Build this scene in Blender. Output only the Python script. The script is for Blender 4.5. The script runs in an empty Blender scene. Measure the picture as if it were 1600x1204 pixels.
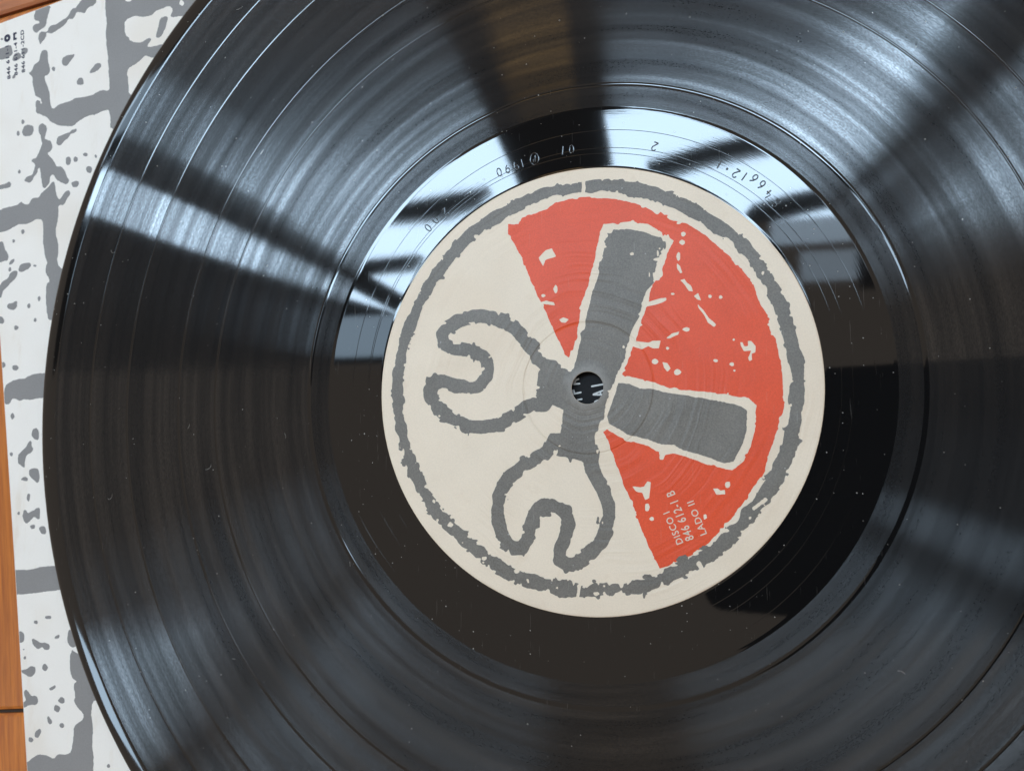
import bpy, bmesh, math, random
import numpy as np
from mathutils import Vector, Matrix

scene = bpy.context.scene
C = scene.collection
MM = 0.001
random.seed(7)

# ------------------------------------------------------------------ camera
cam_d = bpy.data.cameras.new("camera")
cam_d.sensor_fit = 'HORIZONTAL'
cam_d.sensor_width = 36.0
cam_d.lens = 36.0 * 1424.7 / 1600.0
cam_d.clip_start = 0.005
cam_d.clip_end = 50.0
cam = bpy.data.objects.new("camera", cam_d)
C.objects.link(cam)
cam.matrix_world = Matrix((( 0.956883,  0.026152,  0.289294,  42.6567*MM),
                           ( 0.000000,  0.995939, -0.090033, -17.7472*MM),
                           (-0.290473,  0.086151,  0.952997, 198.2712*MM),
                           (0, 0, 0, 1)))
cam_d.dof.use_dof = True
cam_d.dof.focus_distance = 0.205
cam_d.dof.aperture_fstop = 28.0
scene.camera = cam

# ------------------------------------------------------------------ world: the dim warm room
world = bpy.data.worlds.new("World")
scene.world = world
world.use_nodes = True
bg = world.node_tree.nodes['Background']
bg.inputs['Color'].default_value = (1.0, 0.83, 0.68, 1)
bg.inputs['Strength'].default_value = 0.37

# ------------------------------------------------------------------ lamps: daylight in the window panes above
SKY = (0.58, 0.79, 1.0)
PANE_Z = 1.50
def pane(x0, x1, y0, y1, radiance, col=SKY, z=PANE_Z):
    """an area lamp filling a window pane; x, y in cm, facing down"""
    d = bpy.data.lights.new("window_pane_lamp", 'AREA')
    d.shape = 'RECTANGLE'
    d.size = (x1 - x0) / 100
    d.size_y = (y1 - y0) / 100
    d.energy = radiance * math.pi * d.size * d.size_y
    d.color = col
    o = bpy.data.objects.new("window_pane_lamp", d)
    C.objects.link(o)
    o.location = ((x0 + x1) / 200, (y0 + y1) / 200, z)
    return o
RAD = 18.5
pane(-158, -46, 22, 82, RAD)              # left window
pane(-30, 34, 43.2, 82, RAD)              # right window
pane(2, 17, 38.5, 43.0, RAD * .2)        # paler roof seen through it
pane(7, 17, 31.5, 37.0, RAD * .12)
pane(36, 80, 42, 74, RAD * .5)            # far right window
pane(-160, -126, -66, -40, RAD * .42)      # low window on the left
pane(-178, -146, 80, 98, RAD * .3)        # far upper corner of the left window
pane(-85, -66, 20.0, 28.0, RAD * .2, SKY, 1.415)     # dull strip under the beam
dull = pane(-156, -104, 70, 84, RAD * .18, SKY, 1.40)  # dim lamp added below the side blocker, lifting the tone above the beam
dull.rotation_euler.z = math.radians(-25)
pane(-47, -33, 71, 83, 2.3, (1.0, .62, .22), 1.40)   # amber lamp standing in for warm-lit wood between the windows

scene.view_settings.view_transform = 'Standard'
scene.view_settings.look = 'None'
scene.view_settings.gamma = 1.0
scene.view_settings.exposure = 0.15
scene.view_settings.use_curve_mapping = False
scene.cycles.max_bounces = 6
scene.cycles.glossy_bounces = 4

# ------------------------------------------------------------------ helpers
def link(o, parent=None):
    C.objects.link(o)
    if parent is not None:
        o.parent = parent
    return o
def obj(name, verts, faces, mat, parent=None, smooth=False):
    me = bpy.data.meshes.new(name)
    me.from_pydata([tuple(v) for v in verts], [], faces)
    me.materials.append(mat)
    if smooth:
        me.polygons.foreach_set('use_smooth', [True] * len(me.polygons))
    me.update()
    return link(bpy.data.objects.new(name, me), parent)
def empty(name, loc=(0, 0, 0), parent=None):
    o = bpy.data.objects.new(name, None)
    o.location = loc
    o.empty_display_size = 0.02
    return link(o, parent)
def tag(o, label=None, cat=None, group=None, kind=None):
    if label: o['label'] = label
    if cat: o['category'] = cat
    if group: o['group'] = group
    if kind: o['kind'] = kind
    return o
def lathe(name, prof, mat, parent=None, seg=512):
    """prof: (r, z) in mm, outward normal to the left of travel (inner to outer = up)"""
    n = len(prof)
    a = np.arange(seg) * 2 * np.pi / seg
    r = np.array([p[0] for p in prof]); z = np.array([p[1] for p in prof])
    V = np.stack([np.outer(np.cos(a), r), np.outer(np.sin(a), r), np.tile(z, (seg, 1))], -1).reshape(-1, 3) * MM
    F = []
    for i in range(seg):
        j = (i + 1) % seg
        for k in range(n - 1):
            F.append((i*n+k, i*n+k+1, j*n+k+1, j*n+k))
    return obj(name, V, F, mat, parent, True)
def prism(name, poly, z0, z1, mat, parent=None, unit=MM):
    """closed polygon (counter-clockwise) extruded from z0 to z1"""
    n = len(poly)
    V = [(x*unit, y*unit, z0*unit) for x, y in poly] + [(x*unit, y*unit, z1*unit) for x, y in poly]
    F = [tuple(range(n-1, -1, -1)), tuple(range(n, 2*n))] + [(i, (i+1) % n, n+(i+1) % n, n+i) for i in range(n)]
    return obj(name, V, F, mat, parent)

# --- 2D fields (positive inside) turned into flat print
def vnoise(X, Y, scale, seed):
    rng = np.random.RandomState(seed)
    T = rng.rand(64, 64) * 2 - 1
    u, v = X / scale + 1000.3, Y / scale + 1000.7
    i, j = np.floor(u).astype(int), np.floor(v).astype(int)
    fu, fv = u - i, v - j
    fu = fu*fu*(3-2*fu); fv = fv*fv*(3-2*fv)
    g = lambda a, b: T[a % 64, b % 64]
    return (g(i, j)*(1-fu)+g(i+1, j)*fu)*(1-fv) + (g(i, j+1)*(1-fu)+g(i+1, j+1)*fu)*fv
def chaikin(p):
    q = []
    for a, b in zip(p, p[1:] + p[:1]):
        q.append((a[0]*.78+b[0]*.22, a[1]*.78+b[1]*.22)); q.append((a[0]*.22+b[0]*.78, a[1]*.22+b[1]*.78))
    return q
class Grid:
    def __init__(s, x0, y0, x1, y1, h):
        s.x = np.arange(x0, x1, h); s.y = np.arange(y0, y1, h); s.h = h
        s.X, s.Y = np.meshgrid(s.x, s.y, indexing='ij')
    def new(s): return np.full(s.X.shape, -1e3)
    def win(s, pts, pad):
        p = np.array(pts)
        i0, i1 = np.searchsorted(s.x, [p[:, 0].min()-pad, p[:, 0].max()+pad])
        j0, j1 = np.searchsorted(s.y, [p[:, 1].min()-pad, p[:, 1].max()+pad])
        return slice(i0, i1), slice(j0, j1)
    def poly(s, F, pts, pad=1.5, smooth=True):
        if smooth: pts = chaikin(pts)
        w = s.win(pts, pad); X, Y = s.X[w], s.Y[w]
        if X.size == 0: return
        d = np.full(X.shape, 1e6); ins = np.zeros(X.shape, bool)
        for (ax, ay), (bx, by) in zip(pts, pts[1:] + pts[:1]):
            ex, ey = bx-ax, by-ay
            t = np.clip(((X-ax)*ex+(Y-ay)*ey)/(ex*ex+ey*ey+1e-12), 0, 1)
            d = np.minimum(d, (X-ax-t*ex)**2+(Y-ay-t*ey)**2)
            if ey != 0:
                c = ((ay > Y) != (by > Y)) & (X < ex*(Y-ay)/ey+ax)
                ins ^= c
        F[w] = np.maximum(F[w], np.where(ins, 1, -1)*np.sqrt(d))
    def stroke(s, F, pts, hw, closed=False, pad=2.5):
        w = s.win(pts, pad+hw); X, Y = s.X[w], s.Y[w]
        if X.size == 0: return
        d = np.full(X.shape, 1e6)
        for (ax, ay), (bx, by) in zip(pts, (pts[1:] + pts[:1]) if closed else pts[1:]):
            ex, ey = bx-ax, by-ay
            t = np.clip(((X-ax)*ex+(Y-ay)*ey)/(ex*ex+ey*ey+1e-12), 0, 1)
            d = np.minimum(d, (X-ax-t*ex)**2+(Y-ay-t*ey)**2)
        F[w] = np.maximum(F[w], hw-np.sqrt(d))
    def mesh(s, name, F, z, mat, parent):
        V = []; faces = []; idx = {}
        def vid(x, y):
            k = (round(x*2000), round(y*2000))
            if k not in idx:
                idx[k] = len(V); V.append((x*MM, y*MM, z*MM))
            return idx[k]
        P = F > 0
        cnt = P[:-1, :-1].astype(int)+P[1:, :-1]+P[:-1, 1:]+P[1:, 1:]
        full = cnt == 4; part = (cnt > 0) & (cnt < 4)
        x, y = s.x, s.y
        for i in range(full.shape[0]):
            row = np.concatenate(([0], full[i].astype(int), [0])); e = np.diff(row)
            for a, b in zip(np.where(e == 1)[0], np.where(e == -1)[0]):
                faces.append((vid(x[i], y[a]), vid(x[i+1], y[a]), vid(x[i+1], y[b]), vid(x[i], y[b])))
        for i, j in zip(*np.where(part)):
            q = [(x[i], y[j], F[i, j]), (x[i+1], y[j], F[i+1, j]), (x[i+1], y[j+1], F[i+1, j+1]), (x[i], y[j+1], F[i, j+1])]
            out = []
            for a, b in zip(q, q[1:] + q[:1]):
                if a[2] > 0: out.append(vid(a[0], a[1]))
                if (a[2] > 0) != (b[2] > 0):
                    t = a[2]/(a[2]-b[2]); out.append(vid(a[0]+(b[0]-a[0])*t, a[1]+(b[1]-a[1])*t))
            out = [v for n, v in enumerate(out) if v != out[n-1]]
            if len(out) >= 3: faces.append(tuple(out))
        return obj(name, V, faces, mat, parent)
def text_mesh(name, txt, x0, y0, x1, y1, height, z, mat, parent, bold=0.0):
    """flat lettering from (x0,y0) to (x1,y1) in mm along its baseline, given cap height"""
    cu = bpy.data.curves.new(name, 'FONT'); cu.body = txt; cu.size = 1.0; cu.fill_mode = 'FRONT'
    cu.offset = bold; cu.space_character = 1.12; cu.resolution_u = 3
    o = bpy.data.objects.new(name, cu); C.objects.link(o)
    dg = bpy.context.evaluated_depsgraph_get(); dg.update()
    me = bpy.data.meshes.new_from_object(o.evaluated_get(dg))
    bpy.data.objects.remove(o)
    xs = [v.co.x for v in me.vertices]; ys = [v.co.y for v in me.vertices]
    L = math.hypot(x1-x0, y1-y0); ux, uy = (x1-x0)/L, (y1-y0)/L
    ax, bx, ay, by = min(xs), max(xs), min(ys), max(ys)
    for v in me.vertices:
        a = (v.co.x-ax)/(bx-ax)*L; b = (v.co.y-ay)/(by-ay)*height
        v.co = ((x0+ux*a-uy*b)*MM, (y0+uy*a+ux*b)*MM, z*MM)
    me.materials.clear(); me.materials.append(mat); me.name = name
    return link(bpy.data.objects.new(name, me), parent)

# ------------------------------------------------------------------ materials
class NT:
    def __init__(s, name):
        s.m = bpy.data.materials.new(name); s.m.use_nodes = True
        s.t = s.m.node_tree; s.n = s.t.nodes; s.n.clear()
        s.out = s.n.new('ShaderNodeOutputMaterial')
    def node(s, typ, **kw):
        n = s.n.new(typ)
        for k, v in kw.items():
            if k.startswith('i_'):
                key = k[2:].replace('_', ' ')
                s.set(n, key, v)
            else: setattr(n, k, v)
        return n
    def set(s, n, key, v):
        sock = n.inputs[int(key)] if key.isdigit() else n.inputs[key]
        if hasattr(v, 'is_output') or isinstance(v, bpy.types.NodeSocket): s.t.links.new(v, sock)
        else: sock.default_value = v
    def math(s, op, a, b=0.0, c=None, clamp=False):
        n = s.n.new('ShaderNodeMath'); n.operation = op; n.use_clamp = clamp
        s.set(n, '0', a); s.set(n, '1', b)
        if c is not None: s.set(n, '2', c)
        return n.outputs[0]
    def ramp(s, v, a, b, lo=0.0, hi=1.0):
        n = s.n.new('ShaderNodeMapRange'); n.interpolation_type = 'SMOOTHSTEP'
        s.set(n, 'Value', v); s.set(n, 'From Min', a); s.set(n, 'From Max', b); s.set(n, 'To Min', lo); s.set(n, 'To Max', hi)
        return n.outputs[0]
    def mixc(s, f, a, b):
        n = s.n.new('ShaderNodeMix'); n.data_type = 'RGBA'
        for k, v in ((0, f), (6, a), (7, b)):
            if isinstance(v, bpy.types.NodeSocket): s.t.links.new(v, n.inputs[k])
            else: n.inputs[k].default_value = v
        return n.outputs[2]
    def coords(s):
        tc = s.node('ShaderNodeTexCoord'); mp = s.node('ShaderNodeVectorMath', operation='SCALE')
        s.t.links.new(tc.outputs['Object'], mp.inputs[0]); mp.inputs['Scale'].default_value = 1000.0   # millimetres
        return mp.outputs[0]
    def radius(s, co):
        sp = s.node('ShaderNodeSeparateXYZ', i_0=co)
        x, y = sp.outputs[0], sp.outputs[1]
        r = s.math('SQRT', s.math('ADD', s.math('MULTIPLY', x, x), s.math('MULTIPLY', y, y)))
        return r, x, y
    def noise(s, vec, scale, detail=2.0, rough=.5, dim='3D', w=None):
        n = s.node('ShaderNodeTexNoise', noise_dimensions=dim)
        if dim == '1D': s.set(n, 'W', w)
        else: s.set(n, 'Vector', vec)
        n.inputs['Scale'].default_value = scale; n.inputs['Detail'].default_value = detail; n.inputs['Roughness'].default_value = rough
        return n.outputs[0]
    def done(s, shader):
        s.t.links.new(shader, s.out.inputs['Surface']); return s.m

def rgb(c): return (c[0], c[1], c[2], 1)

def polar(nt, co):
    """(radius, 60 cos, 60 sin): seamless coordinates that let noise be stretched along the grooves"""
    r, x, y = nt.radius(co)
    cb = nt.node('ShaderNodeCombineXYZ'); nt.set(cb, '0', r)
    nt.set(cb, '1', nt.math('MULTIPLY', nt.math('DIVIDE', x, r), 60.0)); nt.set(cb, '2', nt.math('MULTIPLY', nt.math('DIVIDE', y, r), 60.0))
    return r, x, y, cb.outputs[0]

def dust_mask(nt, co, scale, thr):
    v = nt.node('ShaderNodeTexVoronoi'); nt.set(v, 'Vector', co); v.inputs['Scale'].default_value = scale
    sp = nt.node('ShaderNodeSeparateColor'); nt.t.links.new(v.outputs['Color'], sp.inputs[0])
    rad = nt.math('MULTIPLY', nt.math('POWER', sp.outputs[0], 6.0), thr)
    return nt.math('LESS_THAN', v.outputs['Distance'], rad)

def vinyl_smooth(name, bump=1.0, rough=.04):
    nt = NT(name); co = nt.coords(); r, x, y, po = polar(nt, co)
    mp = nt.node('ShaderNodeMapping'); nt.set(mp, 'Vector', po); mp.inputs['Scale'].default_value = (4.2, .3, .3)
    n1 = nt.noise(mp.outputs[0], 1.0, 2.0)
    n2 = nt.noise(co, .05, 1.0)
    hgt = nt.math('ADD', nt.math('MULTIPLY', n1, .0008*bump), nt.math('MULTIPLY', n2, .008*bump))
    b = nt.node('ShaderNodeBump'); nt.set(b, 'Height', hgt); b.inputs['Strength'].default_value = 1.0; b.inputs['Distance'].default_value = .001
    d = dust_mask(nt, co, .9, .15)
    # faint hairline scuffs
    mp2 = nt.node('ShaderNodeMapping'); nt.set(mp2, 'Vector', co); mp2.inputs['Rotation'].default_value = (0, 0, .9); mp2.inputs['Scale'].default_value = (2.6, .10, 1)
    sc = nt.ramp(nt.noise(mp2.outputs[0], 1.0, 3.0), .68, .72)
    base = nt.mixc(d, rgb((.006, .006, .0063)), rgb((.26, .24, .21)))
    base = nt.mixc(nt.math('MULTIPLY', sc, .6), base, rgb((.06, .055, .05)))
    p = nt.node('ShaderNodeBsdfPrincipled'); nt.set(p, 'Base Color', base)
    nt.set(p, 'Roughness', nt.math('ADD', rough, nt.math('MULTIPLY', d, .5)))
    p.inputs['IOR'].default_value = 1.62
    nt.t.links.new(b.outputs[0], p.inputs['Normal'])
    return nt.done(p.outputs[0])

def vinyl_groove(name, wide=.55, narrow=.17, seed=0.0, gain=1.0):
    """pressed grooves: mirror-like along the groove, widely scattering across it"""
    nt = NT(name); co = nt.coords(); r, x, y, po = polar(nt, co)
    rr = nt.math('ADD', r, seed)
    b1 = nt.noise(None, .16, 2.0, .5, '1D', rr)          # bands a few mm wide
    b2 = nt.noise(None, .6, 2.0, .6, '1D', rr)          # narrow loud / quiet passages
    b3 = nt.noise(None, 5.0, 2.0, .6, '1D', rr)          # single turns
    mp = nt.node('ShaderNodeMapping'); nt.set(mp, 'Vector', po); mp.inputs['Scale'].default_value = (5.0, 2.6, 2.6)
    g = nt.noise(mp.outputs[0], 1.0, 3.0, .6)            # modulation along the groove
    tg = nt.node('ShaderNodeCombineXYZ'); nt.set(tg, '0', nt.math('MULTIPLY', y, -1.0)); nt.set(tg, '1', x)
    tn = nt.node('ShaderNodeVectorMath', operation='NORMALIZE'); nt.set(tn, '0', tg.outputs[0])
    # groove wobble: tiny bump from the modulation
    bp = nt.node('ShaderNodeBump'); nt.set(bp, 'Height', nt.math('ADD', nt.math('MULTIPLY', g, .00022), nt.math('MULTIPLY', b3, .0012)))
    bp.inputs['Strength'].default_value = 1.0; bp.inputs['Distance'].default_value = .001
    band = nt.math('ADD', nt.math('MULTIPLY', nt.ramp(b1, .38, .62), .62), nt.math('MULTIPLY', nt.ramp(b2, .3, .7), .38))
    rad = nt.node('ShaderNodeCombineXYZ'); nt.set(rad, '0', x); nt.set(rad, '1', y)
    rn = nt.node('ShaderNodeVectorMath', operation='NORMALIZE'); nt.set(rn, '0', rad.outputs[0])
    def lobe(across, along, tilt=0.0):
        # Glossy: alpha_x = r^2 (1-a), alpha_y = r^2 / (1-a); tilt leans the normal towards a groove wall
        gl = nt.node('ShaderNodeBsdfAnisotropic'); gl.distribution = 'GGX'
        ra = math.sqrt(across*along); a = 1-math.sqrt(along/across)
        gl.inputs['Roughness'].default_value = math.sqrt(ra); gl.inputs['Anisotropy'].default_value = a
        nt.t.links.new(tn.outputs[0], gl.inputs['Tangent'])
        nrm = bp.outputs[0]
        if tilt:
            sc_ = nt.node('ShaderNodeVectorMath', operation='SCALE'); nt.set(sc_, '0', rn.outputs[0]); sc_.inputs['Scale'].default_value = tilt
            ad = nt.node('ShaderNodeVectorMath', operation='ADD'); nt.set(ad, '0', nrm); nt.set(ad, '1', sc_.outputs[0])
            no = nt.node('ShaderNodeVectorMath', operation='NORMALIZE'); nt.set(no, '0', ad.outputs[0]); nrm = no.outputs[0]
        nt.t.links.new(nrm, gl.inputs['Normal'])
        return gl
    l1, l2, l3 = lobe(narrow, .0018), lobe(wide, .006, .5), lobe(wide, .006, -.5)
    grain = nt.ramp(g, .3, .7, .72, 1.26)
    k = nt.math('MULTIPLY', nt.math('MULTIPLY', nt.math('ADD', .82, nt.math('MULTIPLY', band, .4)), grain), gain)
    pm = nt.node('ShaderNodeMapping'); nt.set(pm, 'Vector', po); pm.inputs['Scale'].default_value = (.33, .022, .022)
    k = nt.math('MULTIPLY', k, nt.ramp(nt.noise(pm.outputs[0], 1.0, 3.0, .6), .3, .7, .72, 1.25))      # patches of mirrored window bars, put into the gloss colour as noise
    k = nt.math('MULTIPLY', k, nt.ramp(b3, .25, .75, .9, 1.1))
    cc = nt.node('ShaderNodeCombineColor')
    for i in range(3): nt.set(cc, str(i), k)
    for l in (l1, l2, l3): nt.t.links.new(cc.outputs[0], l.inputs['Color'])
    mw = nt.node('ShaderNodeMixShader'); mw.inputs[0].default_value = .5
    nt.t.links.new(l2.outputs[0], mw.inputs[1]); nt.t.links.new(l3.outputs[0], mw.inputs[2])
    mx = nt.node('ShaderNodeMixShader'); nt.set(mx, '0', nt.math('ADD', .22, nt.math('MULTIPLY', nt.math('SUBTRACT', 1.0, band), .36)))
    nt.t.links.new(l1.outputs[0], mx.inputs[1]); nt.t.links.new(mw.outputs[0], mx.inputs[2])
    d = dust_mask(nt, co, .5, .09)
    df = nt.node('ShaderNodeBsdfDiffuse'); nt.set(df, 'Color', nt.mixc(d, rgb((.0098, .0104, .0114)), rgb((.24, .22, .2))))
    fr = nt.node('ShaderNodeFresnel'); fr.inputs['IOR'].default_value = 1.62
    m2 = nt.node('ShaderNodeMixShader'); nt.set(m2, '0', nt.math('MULTIPLY', fr.outputs[0], nt.math('SUBTRACT', 1.0, d)))
    nt.t.links.new(df.outputs[0], m2.inputs[1]); nt.t.links.new(mx.outputs[0], m2.inputs[2])
    return nt.done(m2.outputs[0])

def label_relief(nt, co):
    """bump: the pressing ring, faint concentric ripples of the moulding and paper fibre"""
    r, x, y = nt.radius(co)
    ring = nt.math('SUBTRACT', 1.0, nt.math('MULTIPLY', nt.math('ABSOLUTE', nt.math('SUBTRACT', r, 14.75)), 3.2), clamp=True)
    hub = nt.ramp(r, 3.6, 6.5, .25, 0.0)
    rip = nt.noise(None, .62, 2.0, .5, '1D', nt.math('ADD', r, nt.math('MULTIPLY', nt.noise(co, .05, 2.0), 6.0)))
    wob = nt.noise(co, .06, 2.0)
    fib = nt.noise(co, 6.0, 3.0, .6)
    h = nt.math('ADD', nt.math('MULTIPLY', ring, -.12), nt.math('ADD', nt.math('MULTIPLY', rip, nt.math('MULTIPLY', nt.ramp(wob, .35, .75), .22)), nt.math('MULTIPLY', fib, .012)))
    h = nt.math('ADD', h, hub)
    b = nt.node('ShaderNodeBump'); nt.set(b, 'Height', h); b.inputs['Strength'].default_value = 1.0; b.inputs['Distance'].default_value = .001
    return b.outputs[0], r
def paper(name, col, var=.06, rough=.5, stain=None, speck=None, relief=True, spec=.4):
    nt = NT(name); co = nt.coords()
    n1 = nt.noise(co, .09, 3.0); n2 = nt.ramp(nt.noise(co, 3.0, 4.0, .75), .25, .75)
    dark = tuple(c*(1-var*1.6) for c in col); lite = tuple(min(1, c*(1+var)) for c in col)
    c = nt.mixc(nt.math('ADD', nt.math('MULTIPLY', n1, .55), nt.math('MULTIPLY', n2, .45)), rgb(dark), rgb(lite))
    if stain:
        ms = nt.node('ShaderNodeMapping'); nt.set(ms, 'Vector', co); ms.inputs['Rotation'].default_value = (0, 0, -.14); ms.inputs['Scale'].default_value = (1, 1 if relief else .22, 1)
        s = nt.ramp(nt.noise(ms.outputs[0], .16, 4.0, .7), .56, .74)
        s2 = nt.ramp(nt.noise(co, .035, 2.0, .5), .45, .7)
        c = nt.mixc(nt.math('MULTIPLY', nt.math('ADD', nt.math('MULTIPLY', s, .5), nt.math('MULTIPLY', s2, .5)), stain[3]), c, rgb(stain[:3]))
    if speck:
        m = dust_mask(nt, co, speck[3], speck[4])
        c = nt.mixc(nt.math('MULTIPLY', m, .8), c, rgb(speck[:3]))
        # rubbed scratches
        mp2 = nt.node('ShaderNodeMapping'); nt.set(mp2, 'Vector', co); mp2.inputs['Rotation'].default_value = (0, 0, -.8); mp2.inputs['Scale'].default_value = (2.2, .12, 1)
        sc = nt.ramp(nt.noise(mp2.outputs[0], 1.0, 3.0), .66, .74)
        c = nt.mixc(nt.math('MULTIPLY', sc, .22), c, rgb(speck[:3]))
    if relief and speck:      # paper rubbed pale round the spindle hole
        rw = nt.radius(co)[0]
        wr = nt.math('MULTIPLY', nt.ramp(nt.math('ADD', rw, nt.math('MULTIPLY', nt.noise(co, .5, 3.0), 3.0)), 5.0, 7.6, 1.0, 0.0), .45)
        c = nt.mixc(wr, c, rgb((.36, .34, .31)))
    p = nt.node('ShaderNodeBsdfPrincipled'); nt.set(p, 'Base Color', c)
    p.inputs['Roughness'].default_value = rough; p.inputs['Specular IOR Level'].default_value = spec
    if relief:
        b, r = label_relief(nt, co); nt.t.links.new(b, p.inputs['Normal'])
    else:
        h = nt.math('ADD', nt.math('MULTIPLY', nt.noise(co, .05, 2.0), .25), nt.math('MULTIPLY', nt.noise(co, 5.0, 3.0), .006))
        b = nt.node('ShaderNodeBump'); nt.set(b, 'Height', h); b.inputs['Strength'].default_value = 1.0; b.inputs['Distance'].default_value = .001
        nt.t.links.new(b.outputs[0], p.inputs['Normal'])
    return nt.done(p.outputs[0])
def wood(name, rot, seed, col_a, col_b):
    nt = NT(name); co = nt.coords()
    mp = nt.node('ShaderNodeMapping'); nt.set(mp, 'Vector', co); mp.inputs['Rotation'].default_value = (0, 0, rot); mp.inputs['Location'].default_value = (seed*17, seed*5, 0)
    m2 = nt.node('ShaderNodeMapping'); nt.set(m2, 'Vector', mp.outputs[0]); m2.inputs['Scale'].default_value = (.45, .028, 1)
    g1 = nt.noise(m2.outputs[0], 1.0, 5.0, .6)
    m3 = nt.node('ShaderNodeMapping'); nt.set(m3, 'Vector', mp.outputs[0]); m3.inputs['Scale'].default_value = (2.6, .07, 1)
    g2 = nt.noise(m3.outputs[0], 1.0, 3.0, .6)
    c = nt.mixc(nt.ramp(g1, .32, .68), rgb(col_a), rgb(col_b))
    c = nt.mixc(nt.ramp(g2, .56, .72, 0, .45), c, rgb(tuple(v*.55 for v in col_a)))
    p = nt.node('ShaderNodeBsdfPrincipled'); nt.set(p, 'Base Color', c); p.inputs['Roughness'].default_value = .38
    b = nt.node('ShaderNodeBump'); nt.set(b, 'Height', nt.math('MULTIPLY', g2, .05)); b.inputs['Strength'].default_value = 1.0; b.inputs['Distance'].default_value = .001
    nt.t.links.new(b.outputs[0], p.inputs['Normal'])
    return nt.done(p.outputs[0])
def plain(name, col, rough=.5):
    nt = NT(name); co = nt.coords()
    c = nt.mixc(nt.noise(co, .8, 3.0), rgb(tuple(v*.8 for v in col)), rgb(tuple(v*1.15 for v in col)))
    p = nt.node('ShaderNodeBsdfPrincipled'); nt.set(p, 'Base Color', c); p.inputs['Roughness'].default_value = rough
    return nt.done(p.outputs[0])

M = {}
M['wax'] = vinyl_smooth('vinyl run-out', 1.3, .035)
M['rim'] = vinyl_smooth('vinyl rim', .5, .06)
M['gap'] = vinyl_smooth('vinyl track gap', .4, .05)
M['lead'] = vinyl_groove('vinyl lead-out grooves', .3, .10, 3.0, .75)
M['paper'] = paper('cream label paper', (.92, .78, .61), .08, .48, (.66, .47, .30, .30), None)
M['grey_ink'] = paper('grey label ink', (.22, .20, .172), .38, .42, None, (.45, .44, .42, .6, .12), True, .36)
M['red_ink'] = paper('red label ink', (.94, .102, .034), .2, .40, None, (.8, .33, .22, .5, .06), True, .34)
M['cream_ink'] = paper('cream lettering', (.80, .66, .52), .03, .5)
M['card'] = paper('white sleeve card', (.95, .895, .82), .04, .55, (.72, .58, .42, .5), None, False, .3)
M['card_grey'] = paper('grey sleeve ink', (.285, .272, .262), .13, .5, None, None, False, .35)
M['card_black'] = paper('black sleeve ink', (.014, .014, .015), .3, .6, None, None, False, .15)
M['card_text'] = paper('dark blue-black lettering ink', (.03, .03, .06), .1, .5, None, None, False, .3)
M['card_white'] = paper('white lettering ink', (.7, .7, .68), .05, .5, None, None, False, .3)
M['seam'] = plain('dark floor joint', (.05, .03, .018), .8)
M['frame'] = plain('dark window frame paint', (.05, .04, .03), .6)
M['phone'] = plain('black phone', (.006, .006, .007), .35)

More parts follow.
